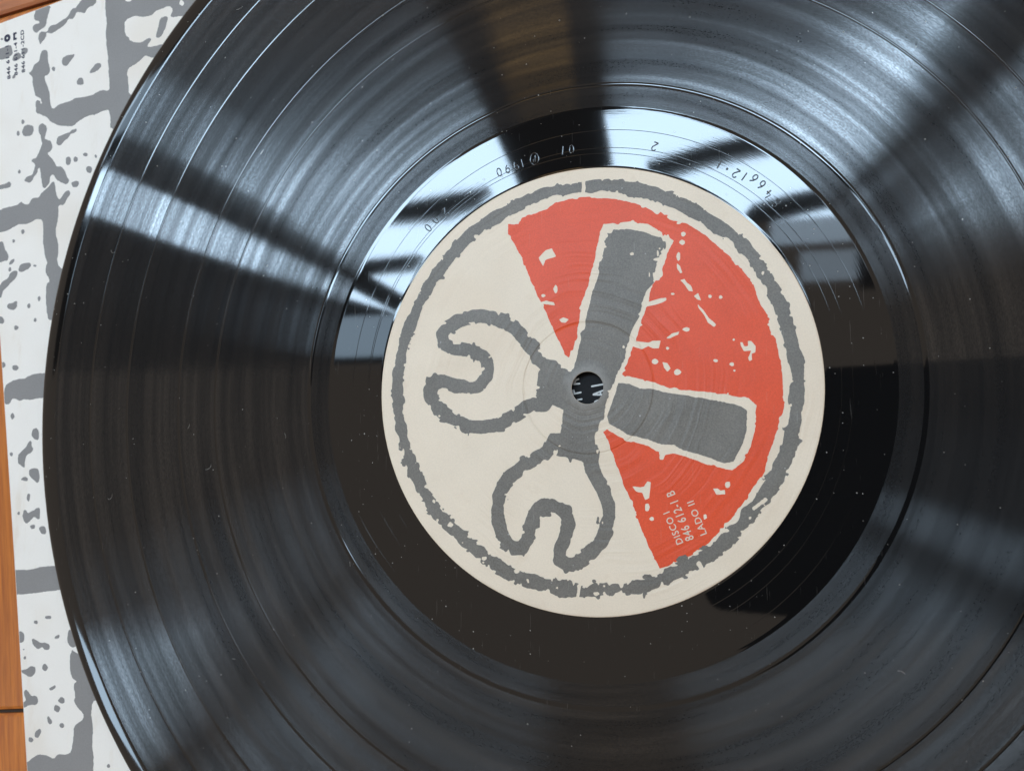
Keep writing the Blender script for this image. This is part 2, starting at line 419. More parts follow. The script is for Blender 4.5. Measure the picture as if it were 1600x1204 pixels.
# ------------------------------------------------------------------ traced outlines (hundredths of a millimetre, record centre = 0, 0)
SLEEVE_GREY = [[(-15541,11368),(-15636,11050),(-15690,10773),(-15840,10676),(-15952,10656),(-16004,10581),(-16123,10669),(-16172,10772),(-16106,10869),(-15935,10856),(-15925,10926),(-16099,10988),(-16134,11100),(-16101,11263),(-16081,11403)],[(-14430,11386),(-14640,11183),(-14664,11116),(-14776,11145),(-14854,11051),(-14957,10901),(-15148,10835),(-15310,10741),(-15505,10734),(-15600,10677),(-15610,10595),(-15637,10575),(-15837,10616),(-15917,10544),(-15939,10429),(-15902,10281),(-15856,10223),(-15791,10313),(-15684,10416),(-15664,10556),(-15579,10543),(-15493,10507),(-15382,10539),(-15109,10641),(-14976,10739),(-14926,10850),(-14786,10817),(-14679,10883),(-14631,11017),(-14493,10996),(-14337,10903),(-14278,11093),(-14062,11118),(-13984,11200),(-13963,11314)],[(-17545,10318),(-17311,10310),(-17138,10334),(-16994,10362),(-16907,10350),(-16873,10273),(-16832,10076),(-16917,10040),(-17115,9971),(-17290,9982),(-17527,10026)],[(-16835,9886),(-16815,10026),(-16719,10109),(-16604,10105),(-16542,10037),(-16522,9939),(-16591,9901),(-16732,9860)],[(-16531,10083),(-16495,10197),(-16381,10217),(-16293,10169),(-16315,10053),(-16397,9993),(-16483,10005)],[(-16816,9347),(-16792,9427),(-16736,9455),(-16691,9414),(-16730,9348)],[(-15789,10029),(-15692,10053),(-15590,10001),(-15565,9810),(-15541,9618),(-15458,9419),(-15522,9278),(-15661,9277),(-15617,9140),(-15515,8921),(-15440,8781),(-15423,8480),(-15332,8246),(-15085,8384),(-14801,8415),(-14499,8498),(-14195,8498),(-13895,8535),(-13684,8619),(-13426,8569),(-13401,8730),(-13449,9047),(-13490,9474),(-13539,9720),(-13600,10282),(-13581,10595),(-13673,11036),(-13668,11370),(-10428,10863),(-10410,10359),(-11566,8911),(-12741,7439),(-13329,7450),(-13311,7773),(-13399,8010),(-13443,8043),(-13833,7942),(-14122,7921),(-14398,7824),(-14574,7697),(-14829,7726),(-15096,7774),(-15324,7892),(-15510,8043),(-15741,8182),(-15889,8208),(-15925,8484),(-15899,8584),(-15786,8570),(-15736,8471),(-15701,8495),(-15768,8652),(-15918,8708),(-15953,8731),(-15990,8905),(-16065,9102),(-16087,9313),(-16221,9436),(-16136,9461),(-16063,9640),(-15876,9738),(-15840,9894)],[(-15298,9434),(-15304,9399),(-15326,9378),(-15363,9389),(-15388,9416),(-15411,9448),(-15399,9483),(-15367,9502),(-15334,9491),(-15300,9463)],[(-15082,9627),(-15032,9738),(-14869,9786),(-14730,9767),(-14649,9784),(-14646,9732),(-14776,9586),(-14880,9472),(-15019,9502)],[(-14126,9165),(-14025,9301),(-13869,9419),(-13747,9403),(-13702,9305),(-13804,9203),(-13963,9143)],[(-14290,8948),(-14292,8876),(-14361,8855),(-14427,8861),(-14500,8900),(-14520,8977),(-14486,9045),(-14443,9070),(-14367,9062),(-14321,9026)],[(-17215,10585),(-17217,10565),(-17242,10560),(-17266,10564),(-17292,10576),(-17298,10597),(-17286,10616),(-17271,10623),(-17244,10618),(-17228,10608)],[(-16287,8016),(-16303,7982),(-16329,7955),(-16361,7960),(-16391,7993),(-16394,8028),(-16393,8064),(-16370,8091),(-16336,8086),(-16309,8053)],[(-16438,7690),(-16444,7642),(-16477,7626),(-16510,7628),(-16547,7652),(-16552,7703),(-16542,7750),(-16521,7768),(-16483,7766),(-16460,7743)],[(-14595,6705),(-14624,6632),(-14660,6600),(-14716,6597),(-14756,6636),(-14769,6723),(-14774,6800),(-14726,6830),(-14675,6834),(-14624,6794)],[(-14355,6727),(-14383,6679),(-14417,6651),(-14468,6666),(-14505,6701),(-14514,6743),(-14517,6794),(-14474,6821),(-14426,6806),(-14381,6770)],[(-14047,6825),(-14046,6786),(-14091,6773),(-14143,6784),(-14191,6807),(-14220,6843),(-14189,6879),(-14150,6893),(-14095,6881),(-14055,6859)],[(-13725,6738),(-13738,6705),(-13758,6686),(-13785,6696),(-13808,6719),(-13810,6747),(-13810,6782),(-13790,6801),(-13764,6791),(-13741,6768)],[(-13875,6393),(-13879,6325),(-13926,6296),(-13995,6315),(-14046,6354),(-14089,6414),(-14060,6480),(-14003,6508),(-13938,6489),(-13878,6450)],[(-16332,6561),(-16333,6527),(-16364,6500),(-16394,6502),(-16429,6535),(-16438,6571),(-16423,6604),(-16404,6632),(-16369,6629),(-16348,6598)],[(-14297,6013),(-14329,5958),(-14376,5935),(-14462,5935),(-14513,5967),(-14557,6037),(-14545,6094),(-14465,6114),(-14392,6115),(-14310,6080)],[(-16367,7720),(-16300,7868),(-16153,7914),(-15980,7848),(-15936,7735),(-16001,7571),(-16303,7595)],[(-15648,7904),(-15493,7778),(-15503,7625),(-15548,7445),(-15472,7406),(-15320,7329),(-15267,7170),(-15305,7051),(-15431,7003),(-15295,6882),(-15177,6733),(-15096,6588),(-14912,6561),(-14777,6420),(-14734,6295),(-14619,6163),(-14668,6062),(-14775,6051),(-15000,6169),(-15114,6255),(-15155,6335),(-15229,6366),(-15299,6303),(-15308,6137),(-15464,5968),(-15561,6069),(-15645,6565),(-15686,6630),(-15738,6574),(-15750,6453),(-15856,6371),(-15905,6253),(-16033,6210),(-16224,6289),(-16118,6396),(-15915,6423),(-15869,6587),(-15822,6736),(-15975,6813),(-15942,6886),(-15812,6889),(-15747,7036),(-15613,7283),(-15675,7397),(-15682,7521),(-15775,7655),(-15784,7811),(-15721,7881)],[(-15134,7278),(-15105,7428),(-14963,7489),(-14745,7512),(-14569,7599),(-14461,7602),(-14449,7525),(-14563,7492),(-14653,7486),(-14738,7374),(-14878,7282),(-14982,7177),(-15093,7198)],[(-17281,6241),(-17052,6236),(-16825,6261),(-16735,6330),(-16654,6246),(-16685,6140),(-17044,6111),(-17273,6116)],[(-17005,5497),(-16858,5559),(-16406,5595),(-16282,5695),(-16184,5605),(-15977,5587),(-15912,5736),(-15784,5769),(-15671,5728),(-15535,5914),(-15394,5993),(-15163,6200),(-15101,6030),(-15053,5807),(-14955,5616),(-14831,5733),(-14729,5869),(-14621,5877),(-14561,5763),(-14681,5629),(-14762,5473),(-14980,5473),(-14947,5235),(-14984,4948),(-14999,4949),(-15007,4650),(-14917,4456),(-14890,4193),(-14919,3899),(-14843,3741),(-14562,3571),(-14813,2253),(-15100,2275),(-15174,2394),(-15247,2880),(-15246,3282),(-15112,3337),(-15287,3581),(-15298,3771),(-15245,3884),(-15361,4108),(-15425,4420),(-15441,4693),(-15458,4985),(-15488,5088),(-15566,5140),(-15746,5118),(-16004,5038),(-16342,5055),(-16362,5020),(-16682,4898),(-16965,4873),(-17285,4870),(-17327,5505)],[(-16088,4815),(-16109,4780),(-16132,4758),(-16171,4752),(-16198,4778),(-16209,4824),(-16211,4860),(-16177,4881),(-16142,4888),(-16105,4861)],[(-16413,4573),(-16427,4548),(-16450,4528),(-16479,4525),(-16504,4549),(-16507,4580),(-16507,4606),(-16485,4626),(-16456,4629),(-16432,4605)],[(-16489,3773),(-16489,3730),(-16522,3712),(-16554,3707),(-16590,3730),(-16602,3780),(-16585,3822),(-16565,3841),(-16528,3845),(-16505,3823)],[(-15612,3818),(-15611,3791),(-15650,3780),(-15691,3788),(-15732,3804),(-15751,3827),(-15726,3853),(-15697,3864),(-15652,3856),(-15623,3841)],[(-15437,2877),(-15442,2841),(-15461,2810),(-15493,2809),(-15516,2842),(-15538,2883),(-15527,2919),(-15500,2949),(-15471,2950),(-15440,2917)],[(-15757,2689),(-15770,2650),(-15793,2627),(-15836,2620),(-15861,2646),(-15885,2696),(-15879,2735),(-15841,2758),(-15804,2765),(-15763,2739)],[(-15520,2287),(-15524,2244),(-15560,2228),(-15594,2235),(-15632,2254),(-15639,2293),(-15625,2335),(-15604,2352),(-15564,2345),(-15541,2326)],[(-16137,2100),(-16163,2060),(-16192,2040),(-16244,2034),(-16276,2057),(-16295,2107),(-16295,2148),(-16249,2168),(-16204,2173),(-16155,2149)],[(-16516,1079),(-16520,1036),(-16575,1002),(-16628,996),(-16688,1035),(-16702,1086),(-16676,1128),(-16643,1164),(-16581,1169),(-16544,1131)],[(-16056,983),(-16096,932),(-16147,911),(-16221,920),(-16275,944),(-16286,990),(-16289,1043),(-16228,1064),(-16158,1054),(-16094,1030)],[(-16947,4585),(-16853,4605),(-16801,4517),(-16767,4362),(-16599,4160),(-16652,4030),(-16770,4038),(-16909,3990),(-17061,4153),(-17086,4538)],[(-16585,3931),(-16535,4022),(-16398,4078),(-16401,3976),(-16550,3898)],[(-16235,3700),(-16200,3887),(-16017,3924),(-15855,3920),(-15804,3842),(-15891,3753),(-16140,3668)],[(-16867,3341),(-16780,3450),(-16597,3514),(-16536,3662),(-16376,3728),(-16268,3713),(-16275,3589),(-16406,3446),(-16628,3270),(-16762,3165),(-16798,2996),(-16844,2969),(-16952,3194)],[(-16584,2721),(-16552,2795),(-16367,2822),(-16300,2864),(-16215,2844),(-16221,2702),(-16285,2612),(-16519,2642)],[(-16812,2469),(-16716,2426),(-16647,2310),(-16704,2246),(-16799,2261),(-16899,2360)],[(-16458,555),(-16141,671),(-15867,663),(-15691,769),(-15240,811),(-14841,809),(-14803,126),(-15320,129),(-15560,73),(-15780,101),(-15971,64),(-16166,150),(-16247,123),(-16320,-17),(-16474,-32),(-16541,147),(-16535,396)],[(-16124,-367),(-16147,-412),(-16173,-447),(-16219,-457),(-16250,-421),(-16267,-364),(-16268,-319),(-16227,-284),(-16186,-273),(-16141,-310)],[(-16119,-1395),(-16133,-1429),(-16150,-1450),(-16183,-1443),(-16203,-1422),(-16217,-1395),(-16217,-1361),(-16187,-1341),(-16159,-1347),(-16127,-1368)],[(-15787,-3003),(-15786,-3034),(-15805,-3046),(-15828,-3043),(-15849,-3031),(-15863,-3004),(-15851,-2974),(-15833,-2961),(-15809,-2964),(-15791,-2976)],[(-15254,-3349),(-15264,-3387),(-15298,-3407),(-15354,-3415),(-15390,-3396),(-15425,-3353),(-15407,-3314),(-15358,-3294),(-15308,-3287),(-15257,-3305)],[(-15530,-886),(-15485,-734),(-15381,-679),(-15268,-758),(-15253,-1027),(-15416,-996)],[(-15934,-1666),(-15958,-1448),(-15830,-1318),(-15675,-1189),(-15576,-1024),(-15494,-1051),(-15498,-1168),(-15428,-1255),(-15477,-1342),(-15661,-1428),(-15703,-1623),(-15666,-1796),(-15834,-1709)],[(-15547,-1968),(-15531,-1796),(-15209,-1787),(-15175,-2096),(-15238,-2204),(-15350,-2119)],[(-15865,-2090),(-15654,-1999),(-15558,-2055),(-15591,-2150)],[(-15582,-2571),(-15561,-2464),(-15464,-2463),(-15467,-2592),(-15514,-2708)],[(-15699,-3045),(-15654,-2894),(-15572,-2915),(-15513,-2999),(-15356,-2933),(-15175,-2832),(-15108,-2887),(-15104,-3143),(-15183,-3144),(-15322,-3061),(-15396,-3169),(-15550,-3287),(-15664,-3173)],[(-15126,-3398),(-15067,-3321),(-14907,-3330),(-14869,-3541),(-15028,-3536)],[(-15943,-4504),(-15715,-4514),(-15394,-4494),(-15078,-4426),(-14762,-4389),(-14240,-4350),(-14102,-4963),(-14446,-5010),(-14976,-5080),(-15345,-5129),(-15859,-5166)],[(-14579,-5710),(-14581,-5741),(-14632,-5758),(-14697,-5766),(-14751,-5754),(-14791,-5720),(-14755,-5688),(-14703,-5670),(-14638,-5663),(-14584,-5675)],[(-15024,-5858),(-15029,-5891),(-15068,-5907),(-15104,-5904),(-15145,-5892),(-15152,-5864),(-15136,-5830),(-15113,-5815),(-15070,-5817),(-15045,-5830)],[(-15408,-6596),(-15417,-6609),(-15427,-6615),(-15445,-6615),(-15456,-6611),(-15461,-6599),(-15462,-6585),(-15446,-6579),(-15430,-6579),(-15414,-6584)],[(-15338,-6807),(-15341,-6836),(-15361,-6850),(-15392,-6855),(-15414,-6843),(-15434,-6812),(-15422,-6782),(-15396,-6767),(-15368,-6763),(-15340,-6775)],[(-14606,-7014),(-14636,-7072),(-14682,-7116),(-14740,-7112),(-14791,-7074),(-14796,-7025),(-14796,-6969),(-14751,-6925),(-14692,-6929),(-14643,-6967)],[(-14064,-6320),(-14071,-6327),(-14078,-6333),(-14092,-6335),(-14100,-6330),(-14106,-6323),(-14105,-6316),(-14092,-6310),(-14081,-6308),(-14067,-6312)],[(-14033,-7812),(-14031,-7866),(-14085,-7899),(-14148,-7893),(-14205,-7867),(-14240,-7827),(-14204,-7770),(-14158,-7737),(-14092,-7743),(-14042,-7770)],[(-14010,-8446),(-14012,-8479),(-14058,-8511),(-14102,-8519),(-14152,-8494),(-14164,-8458),(-14140,-8423),(-14113,-8393),(-14061,-8385),(-14030,-8411)],[(-12524,-9337),(-12525,-9365),(-12554,-9391),(-12583,-9392),(-12614,-9372),(-12623,-9346),(-12608,-9317),(-12590,-9293),(-12557,-9291),(-12537,-9312)],[(-14974,-8894),(-15001,-8943),(-15042,-8972),(-15095,-8967),(-15139,-8945),(-15143,-8908),(-15143,-8862),(-15103,-8833),(-15050,-8838),(-15007,-8861)],[(-14147,-8026),(-14175,-8086),(-14230,-8126),(-14293,-8119),(-14352,-8088),(-14355,-8041),(-14349,-7982),(-14304,-7943),(-14237,-7950),(-14189,-7982)],[(-15690,-6158),(-15557,-6117),(-15445,-6187),(-15435,-6356),(-15538,-6425),(-15658,-6411)],[(-15207,-6302),(-15062,-6307),(-14898,-6390),(-14740,-6374),(-14588,-6436),(-14598,-6542),(-14728,-6582),(-14839,-6492),(-14968,-6562),(-15133,-6466)],[(-15537,-7156),(-15284,-7085),(-15155,-7002),(-15031,-7027),(-15012,-7173),(-15138,-7294),(-15300,-7262)],[(-14567,-7560),(-14466,-7491),(-14337,-7449),(-14333,-7523),(-14486,-7596)],[(-14446,-6241),(-14408,-6176),(-14278,-6157),(-14300,-6225),(-14403,-6259)],[(-15356,-7677),(-15306,-7610),(-15193,-7707),(-15109,-7785),(-14950,-7774),(-14864,-7892),(-14937,-8001),(-15202,-8012),(-15304,-8091),(-15412,-8078),(-15390,-7993),(-15262,-7900),(-15321,-7800)],[(-14578,-8285),(-14529,-8227),(-14446,-8316),(-14388,-8414),(-14463,-8474),(-14545,-8406)],[(-14946,-8748),(-14875,-8618),(-14745,-8587),(-14739,-8689),(-14810,-8819),(-14926,-8828)],[(-13844,-6458),(-13935,-6712),(-13889,-7081),(-13803,-7240),(-13655,-7313),(-13770,-7382),(-13687,-7685),(-13731,-7811),(-13637,-7947),(-13425,-8095),(-13402,-8235),(-13713,-8443),(-13697,-8747),(-13756,-9097),(-13880,-9169),(-14164,-9174),(-14311,-9329),(-14472,-9242),(-14785,-9249),(-14990,-9349),(-15091,-9440),(-15194,-9491),(-15154,-9709),(-15061,-9931),(-13037,-9737),(-13034,-9296),(-13115,-8699),(-13086,-8454),(-13166,-8176),(-13161,-7770),(-12911,-7711),(-13145,-7075)],[(-14024,-6010),(-14035,-6302),(-13896,-6461),(-13692,-6408),(-13817,-6000)]]
SLEEVE_WHITE = [[(-12987,10533),(-12664,10624),(-12440,10543),(-12156,10530),(-11924,10648),(-11546,10729),(-11408,10599),(-11504,10433),(-11440,10380),(-11176,10384),(-10810,10347),(-11089,9706),(-11809,9652),(-12193,9644),(-12206,9708),(-12076,9827),(-12129,9907),(-12265,9872),(-12428,9786),(-12790,9910),(-12828,10025),(-12923,10057),(-12974,10257)],[(-12246,9434),(-12105,9333),(-11476,9222),(-12154,8268),(-12761,8342),(-12793,8835),(-12853,8995),(-12789,9143),(-12549,9226),(-12387,9326)],[(-13083,11242),(-12720,11185),(-12778,11065),(-12883,11044),(-12991,11079)],[(-11057,10726),(-11080,10671),(-11123,10647),(-11173,10667),(-11218,10703),(-11221,10752),(-11217,10811),(-11181,10835),(-11128,10815),(-11090,10779)]]
SLEEVE_ISLAND = [(-11832,10427),(-11668,10439),(-11564,10387),(-11626,10152),(-11749,9899),(-11891,9856),(-11935,9916),(-11882,10126)]
RED = [(-1831,3844),(-1583,3840),(-1506,3970),(-955,4120),(-727,4251),(-351,4323),(139,4310),(636,4237),(1225,4055),(1451,3919),(1577,3807),(1690,3856),(1870,3668),(2285,3521),(2597,3283),(2957,2946),(3221,2675),(3480,2338),(3684,1993),(3681,1855),(3893,1446),(3950,1074),(4050,934),(4130,524),(4170,77),(4173,-299),(4140,-606),(3999,-1099),(3821,-1538),(3762,-1844),(3548,-2151),(3320,-2472),(3105,-2781),(2836,-3092),(2566,-3365),(2202,-3602),(1713,-3857),(1549,-3916),(1509,-3837),(1309,-3436),(1042,-2716),(811,-2166),(674,-1805),(453,-1203),(348,-991),(427,-935),(878,-1165),(1158,-1251),(1379,-1321),(1571,-1433),(1583,-1599),(1652,-1599),(1694,-1489),(1886,-1462),(2332,-1601),(2691,-1737),(3099,-1825),(3339,-1630),(3503,-1309),(3604,-866),(3626,-462),(3460,-310),(3290,-279),(2981,-204),(2358,-120),(1950,-41),(1812,-65),(1496,83),(1176,162),(894,241),(781,265),(898,538),(1044,916),(1131,1097),(1278,1574),(1380,1839),(1426,2122),(1556,2315),(1711,2419),(1700,2591),(1816,2912),(1960,3188),(1684,3395),(1404,3590),(1020,3693),(645,3693),(398,3669),(323,3499),(263,3254),(156,2778),(35,2304),(-114,1933),(-191,1443),(-320,868),(-417,684),(-519,832),(-740,1278),(-962,1772),(-1309,2487),(-1507,3037),(-1714,3405),(-1846,3588)]
FLECKS = [[(-1114,3013),(-952,3176),(-802,3214),(-703,3010),(-953,2953),(-1004,2818),(-1054,2886)],[(-668,2257),(-675,2186),(-716,2151),(-750,2195),(-777,2264),(-752,2333),(-715,2369),(-672,2325)],[(-954,2127),(-975,2103),(-1006,2088),(-1039,2100),(-1055,2132),(-1045,2156),(-1006,2170),(-968,2158)],[(-1067,1985),(-931,2017),(-757,1959),(-733,1885),(-857,1906),(-1007,1933)],[(-635,1563),(-536,1607),(-413,1553),(-487,1484),(-586,1498)],[(2228,3307),(2201,3273),(2167,3254),(2128,3277),(2117,3316),(2124,3351),(2168,3370),(2207,3346)],[(2206,3129),(2188,3089),(2140,3070),(2098,3097),(2068,3139),(2092,3178),(2143,3197),(2197,3169)],[(2090,2820),(2084,2755),(2052,2723),(2026,2743),(2007,2826),(2027,2890),(2055,2922),(2087,2902)],[(2757,1907),(2736,1875),(2710,1869),(2680,1885),(2676,1912),(2680,1945),(2712,1950),(2738,1934)],[(2980,1876),(2961,1853),(2934,1838),(2903,1853),(2900,1881),(2905,1905),(2936,1920),(2961,1905)],[(1960,2003),(1941,1985),(1916,1980),(1887,1986),(1877,2008),(1883,2027),(1916,2030),(1947,2024)],[(2272,1207),(2264,1171),(2200,1159),(2147,1182),(2108,1214),(2149,1248),(2202,1260),(2264,1237)],[(3219,945),(3210,928),(3190,918),(3169,925),(3166,947),(3173,964),(3192,974),(3208,967)],[(3215,284),(3208,270),(3190,261),(3173,268),(3162,286),(3171,300),(3191,309),(3211,302)],[(1826,815),(1808,787),(1782,777),(1754,794),(1743,819),(1750,847),(1783,857),(1814,840)],[(1583,535),(1561,496),(1505,475),(1447,500),(1435,540),(1457,579),(1507,600),(1553,576)],[(2081,287),(2053,240),(1993,212),(1928,241),(1917,292),(1939,338),(1995,367),(2046,339)],[(2860,510),(2843,479),(2804,474),(2768,487),(2744,514),(2763,545),(2806,550),(2851,537)],[(3183,421),(3175,391),(3139,377),(3110,396),(3086,425),(3107,454),(3141,468),(3179,449)],[(1074,2952),(1069,2927),(1031,2920),(998,2927),(979,2958),(1002,2982),(1032,2990),(1065,2982)],[(1637,2922),(1622,2856),(1604,2842),(1583,2872),(1581,2926),(1584,2994),(1606,3007),(1624,2977)],[(2019,2683),(2087,2608),(2130,2463),(2084,2457),(2017,2565)],[(2082,2302),(2174,2320),(2218,2246),(2308,2171),(2352,2037),(2261,2056),(2172,2202)],[(2372,1933),(2464,1998),(2520,1832),(2439,1859)],[(2446,1752),(2571,1620),(2680,1452),(2834,1283),(2788,1239),(2655,1338),(2569,1527),(2458,1672)],[(1333,1848),(1660,1925),(1776,1933),(1775,1872),(1612,1810),(1355,1752)],[(1763,1037),(1879,1140),(2040,1166),(2016,1111),(1832,1034)],[(994,1012),(1368,960),(1461,993),(1633,986),(1598,824),(1459,829),(1367,880),(1226,815),(1016,894)],[(1672,518),(1778,491),(1845,373),(1775,305),(1707,400)],[(3313,895),(3379,893),(3399,801),(3486,797),(3480,911),(3555,908),(3639,791),(3623,656),(3548,636),(3567,499),(3501,479),(3481,548),(3550,704),(3396,687),(3333,803)],[(979,-2172),(1141,-2194),(1234,-2170),(1304,-2056),(1382,-2078),(1362,-2215),(1345,-2421),(1253,-2467),(1195,-2308),(1071,-2286)],[(2699,-2207),(2787,-2206),(2852,-2250),(2940,-2236),(2947,-2330),(2762,-2340)],[(2489,-2754),(2542,-2745),(2558,-2834),(2501,-2857)],[(1358,-2616),(1330,-2688),(1296,-2705),(1255,-2688),(1248,-2618),(1254,-2546),(1298,-2529),(1335,-2546)],[(1439,-2860),(1434,-2891),(1394,-2906),(1360,-2889),(1338,-2862),(1364,-2831),(1395,-2816),(1432,-2833)],[(3054,-2124),(3043,-2173),(3002,-2194),(2967,-2183),(2941,-2125),(2964,-2075),(3005,-2055),(3050,-2066)]]
BAR1 = [(454,3459),(643,3518),(1004,3520),(1359,3420),(1668,3267),(1721,3076),(1633,2796),(1517,2589),(1485,2304),(1269,1960),(1194,1607),(976,1118),(829,697),(638,206),(492,-145),(344,-638),(138,-1200),(-53,-1651),(-737,-1507),(-647,-1194),(-556,-480),(-999,-327),(-1179,-251),(-1117,402),(-997,515),(-404,409),(-301,420),(-180,950),(-29,1522),(121,2095),(271,2523),(347,2955),(423,3242)]
BAR2 = [(694,77),(935,56),(1173,-49),(1397,-54),(1770,-147),(2356,-258),(2970,-381),(3325,-483),(3428,-573),(3419,-958),(3307,-1307),(3129,-1643),(2944,-1670),(2508,-1506),(2065,-1395),(1889,-1284),(1615,-1254),(1299,-1141),(880,-1039),(641,-896),(478,-795),(444,-639),(532,-401),(620,-176)]
HEAD1 = [(-730,-1092),(-900,-1430),(-1374,-1649),(-1870,-2018),(-2104,-2554),(-2058,-3107),(-1824,-3556),(-1446,-3537),(-1294,-2866),(-1094,-2625),(-750,-2603),(-477,-2797),(-452,-3097),(-713,-3729),(-415,-3924),(25,-3663),(367,-3235),(482,-2687),(301,-2139),(48,-1712),(105,-1345)]
HEAD2 = [(-729,453),(-1095,602),(-1366,1058),(-1796,1529),(-2389,1741),(-2990,1678),(-3476,1428),(-3429,1045),(-2670,923),(-2390,734),(-2339,388),(-2532,99),(-2864,54),(-3598,284),(-3803,-39),(-3472,-480),(-2960,-804),(-2337,-878),(-1750,-648),(-1312,-360),(-920,-390)]
CUTS = [[(-50,4714),(-53,4372)],[(3525,-2616),(3761,-2428)],[(-216,-4345),(-246,-4622)],[(-2054,-4271),(-2008,-4552)],[(2373,-3784),(2475,-3967)]]
HOLE_STROKES = [[(-370,107),(-223,117)],[(-341,123),(-311,195),(-244,222)],[(-394,-121),(-195,-82)],[(-338,-101),(-356,-35),(-401,-23)],[(-336,-259),(-174,-234)],[(62,48),(338,91)],[(97,-132),(351,-38)],[(97,-140),(350,-150)],[(250,-79),(264,-144)],[(117,-333),(139,-291),(205,-271)],[(-204,-353),(-167,-349)]]
ETCHED = [('8',41.35,38.39),('4',39.7,40.63),('6',38.43,42.71),('6',36.87,44.27),('1',34.87,44.88),('2',33.15,45.75),('.',31.28,46.93),('1',29.67,48.09),('2',15.68,53.57),('0',-3.32,54.96),('1',-5.43,54.88),('P',-12.15,53.59),('1',-15.09,52.82),('9',-16.64,52.36),('9',-18.67,51.79),('0',-20.71,51.22),('2',-34.11,42.83),('0',-36.71,41.02),('0',-38.5,39.29)]
LABEL_TEXT = [('DISCO I', 20.59, -33.5, 17.72, -26.92), ('846 612-1 B', 22.89, -32.64, 18.74, -22.42), ('LADO II', 25.57, -31.51, 22.83, -24.56)]
SLEEVE_TEXT = [('846 611-1', -168.57, 93.54, -170.01, 103.68), ('846 611-4', -166.08, 94.27, -166.92, 104.21), ('846 611-2CD', -163.49, 94.79, -164.71, 107.62)]
SLEEVE_ICONS = [(-170.61, 105.88), (-167.84, 106.06)]

def mm(p): return [(a/100, b/100) for a, b in p]

# ------------------------------------------------------------------ floor
FLOOR_Z = -5.0
floor = prism('floor', [(-420, -420), (420, -420), (420, 420), (-420, 420)], FLOOR_Z-12, FLOOR_Z-1.6, M['seam'])
tag(floor, kind='structure')
ft = math.radians(6.0)
def fl_rot(x, y): return (x*math.cos(ft)-y*math.sin(ft), x*math.sin(ft)+y*math.cos(ft))
wmats = [wood('orange floor wood', -ft + (0 if k < 3 else math.pi/2), k*3.3+1, a, b) for k, (a, b) in enumerate([
    ((.43, .11, .012), (.68, .215, .024)), ((.39, .10, .012), (.62, .19, .022)), ((.45, .125, .014), (.65, .20, .022)),
    ((.34, .10, .028), (.50, .16, .045))])]
def plank(x0, x1, y0, y1, mat):
    g = .55; b = .8
    x0 += g; x1 -= g; y0 += g; y1 -= g
    zt, zb = FLOOR_Z, FLOOR_Z-8
    base = [(x0, y0), (x1, y0), (x1, y1), (x0, y1)]
    top = [(x0+b, y0+b), (x1-b, y0+b), (x1-b, y1-b), (x0+b, y1-b)]
    V = [(*fl_rot(*p), zb) for p in base] + [(*fl_rot(*p), zt-b*.6) for p in base] + [(*fl_rot(*p), zt) for p in top]
    V = [(a*MM, c*MM, d*MM) for a, c, d in V]
    F = [(3, 2, 1, 0), (8, 9, 10, 11)]
    for i in range(4):
        j = (i+1) % 4
        F += [(i, j, 4+j, 4+i), (4+i, 4+j, 8+j, 8+i)]
    o = obj('plank', V, F, mat); o.parent = floor
    return o
YA, YB = -66.0, 133.0          # butt joints of the upright boards
k = 0
for ix in range(-5, 5):
    x0 = -141 + (ix+1)*68 - 34
    plank(x0, x0+68, YA, YB, wmats[k % 3]); k += 1
    plank(x0, x0+68, YA-199, YA, wmats[(k+1) % 3])
for iy in range(3):
    for ix in range(3):
        plank(-330+ix*205, -330+(ix+1)*205, YB+iy*68, YB+(iy+1)*68, wmats[3])

# ------------------------------------------------------------------ sleeve under the record
sleeve = empty('record_sleeve', (0, 0, 0))
tag(sleeve, 'white card record sleeve printed with grey splattered brickwork, under the black record', 'record sleeve')
SZ = -1.95
cx0, cy0 = -181.2, 109.5
ux, uy = .9868, .162; vx, vy = .1392, -.9903
def sl(a, b): return (cx0+ux*a+vx*b, cy0+uy*a+vy*b)
n = 14
poly = [sl(0.0+.9*math.sin(i/n*3.1), 312*i/n) for i in range(n+1)] + [sl(313, 312)] + [sl(313, 0)]
poly = poly  # corner, down the left edge, across, up
for zz0, zz1, nm, ins in ((SZ-.75, SZ, 'front_panel', 0.0), (SZ-2.9, SZ-.95, 'back_panel', .6)):
    pp = [(x+(ins if i <= n else 0), y) for i, (x, y) in enumerate(poly)]
    o = prism(nm, pp, zz0, zz1, M['card'], sleeve)
    bm = bmesh.new(); bm.from_mesh(o.data)
    bmesh.ops.recalc_face_normals(bm, faces=bm.faces); bm.to_mesh(o.data); bm.free()
G = Grid(-186, -104, -88, 122, .17)
F = G.new()
for p in SLEEVE_GREY: G.poly(F, mm(p))
Hf = G.new()
for p in SLEEVE_WHITE: G.poly(Hf, mm(p))
F = np.minimum(F, -Hf)
G.poly(F, mm(SLEEVE_ISLAND))
F += vnoise(G.X, G.Y, .55, 5)*.10 + vnoise(G.X, G.Y, 1.7, 6)*.10
edge = G.new(); G.poly(edge, [sl(.12, .12)] + [sl(.12+.9*math.sin(i/n*3.1), 312*i/n) for i in range(1, n+1)] + [sl(312, 312), sl(312, .12)], 5, False)
F = np.minimum(F, edge)
G.mesh('brickwork_print', F, SZ+.02, M['card_grey'], sleeve)
for t in SLEEVE_TEXT:
    text_mesh('catalogue_number', t[0], *t[1:], 1.25, SZ+.04, M['card_text'], sleeve, .03)
Gi = Grid(-173, 102, -165, 109, .07)
F = Gi.new(); ic = SLEEVE_ICONS[0]
F = .42-np.abs(np.hypot((Gi.X-ic[0])/1.0, Gi.Y-ic[1])-.72)
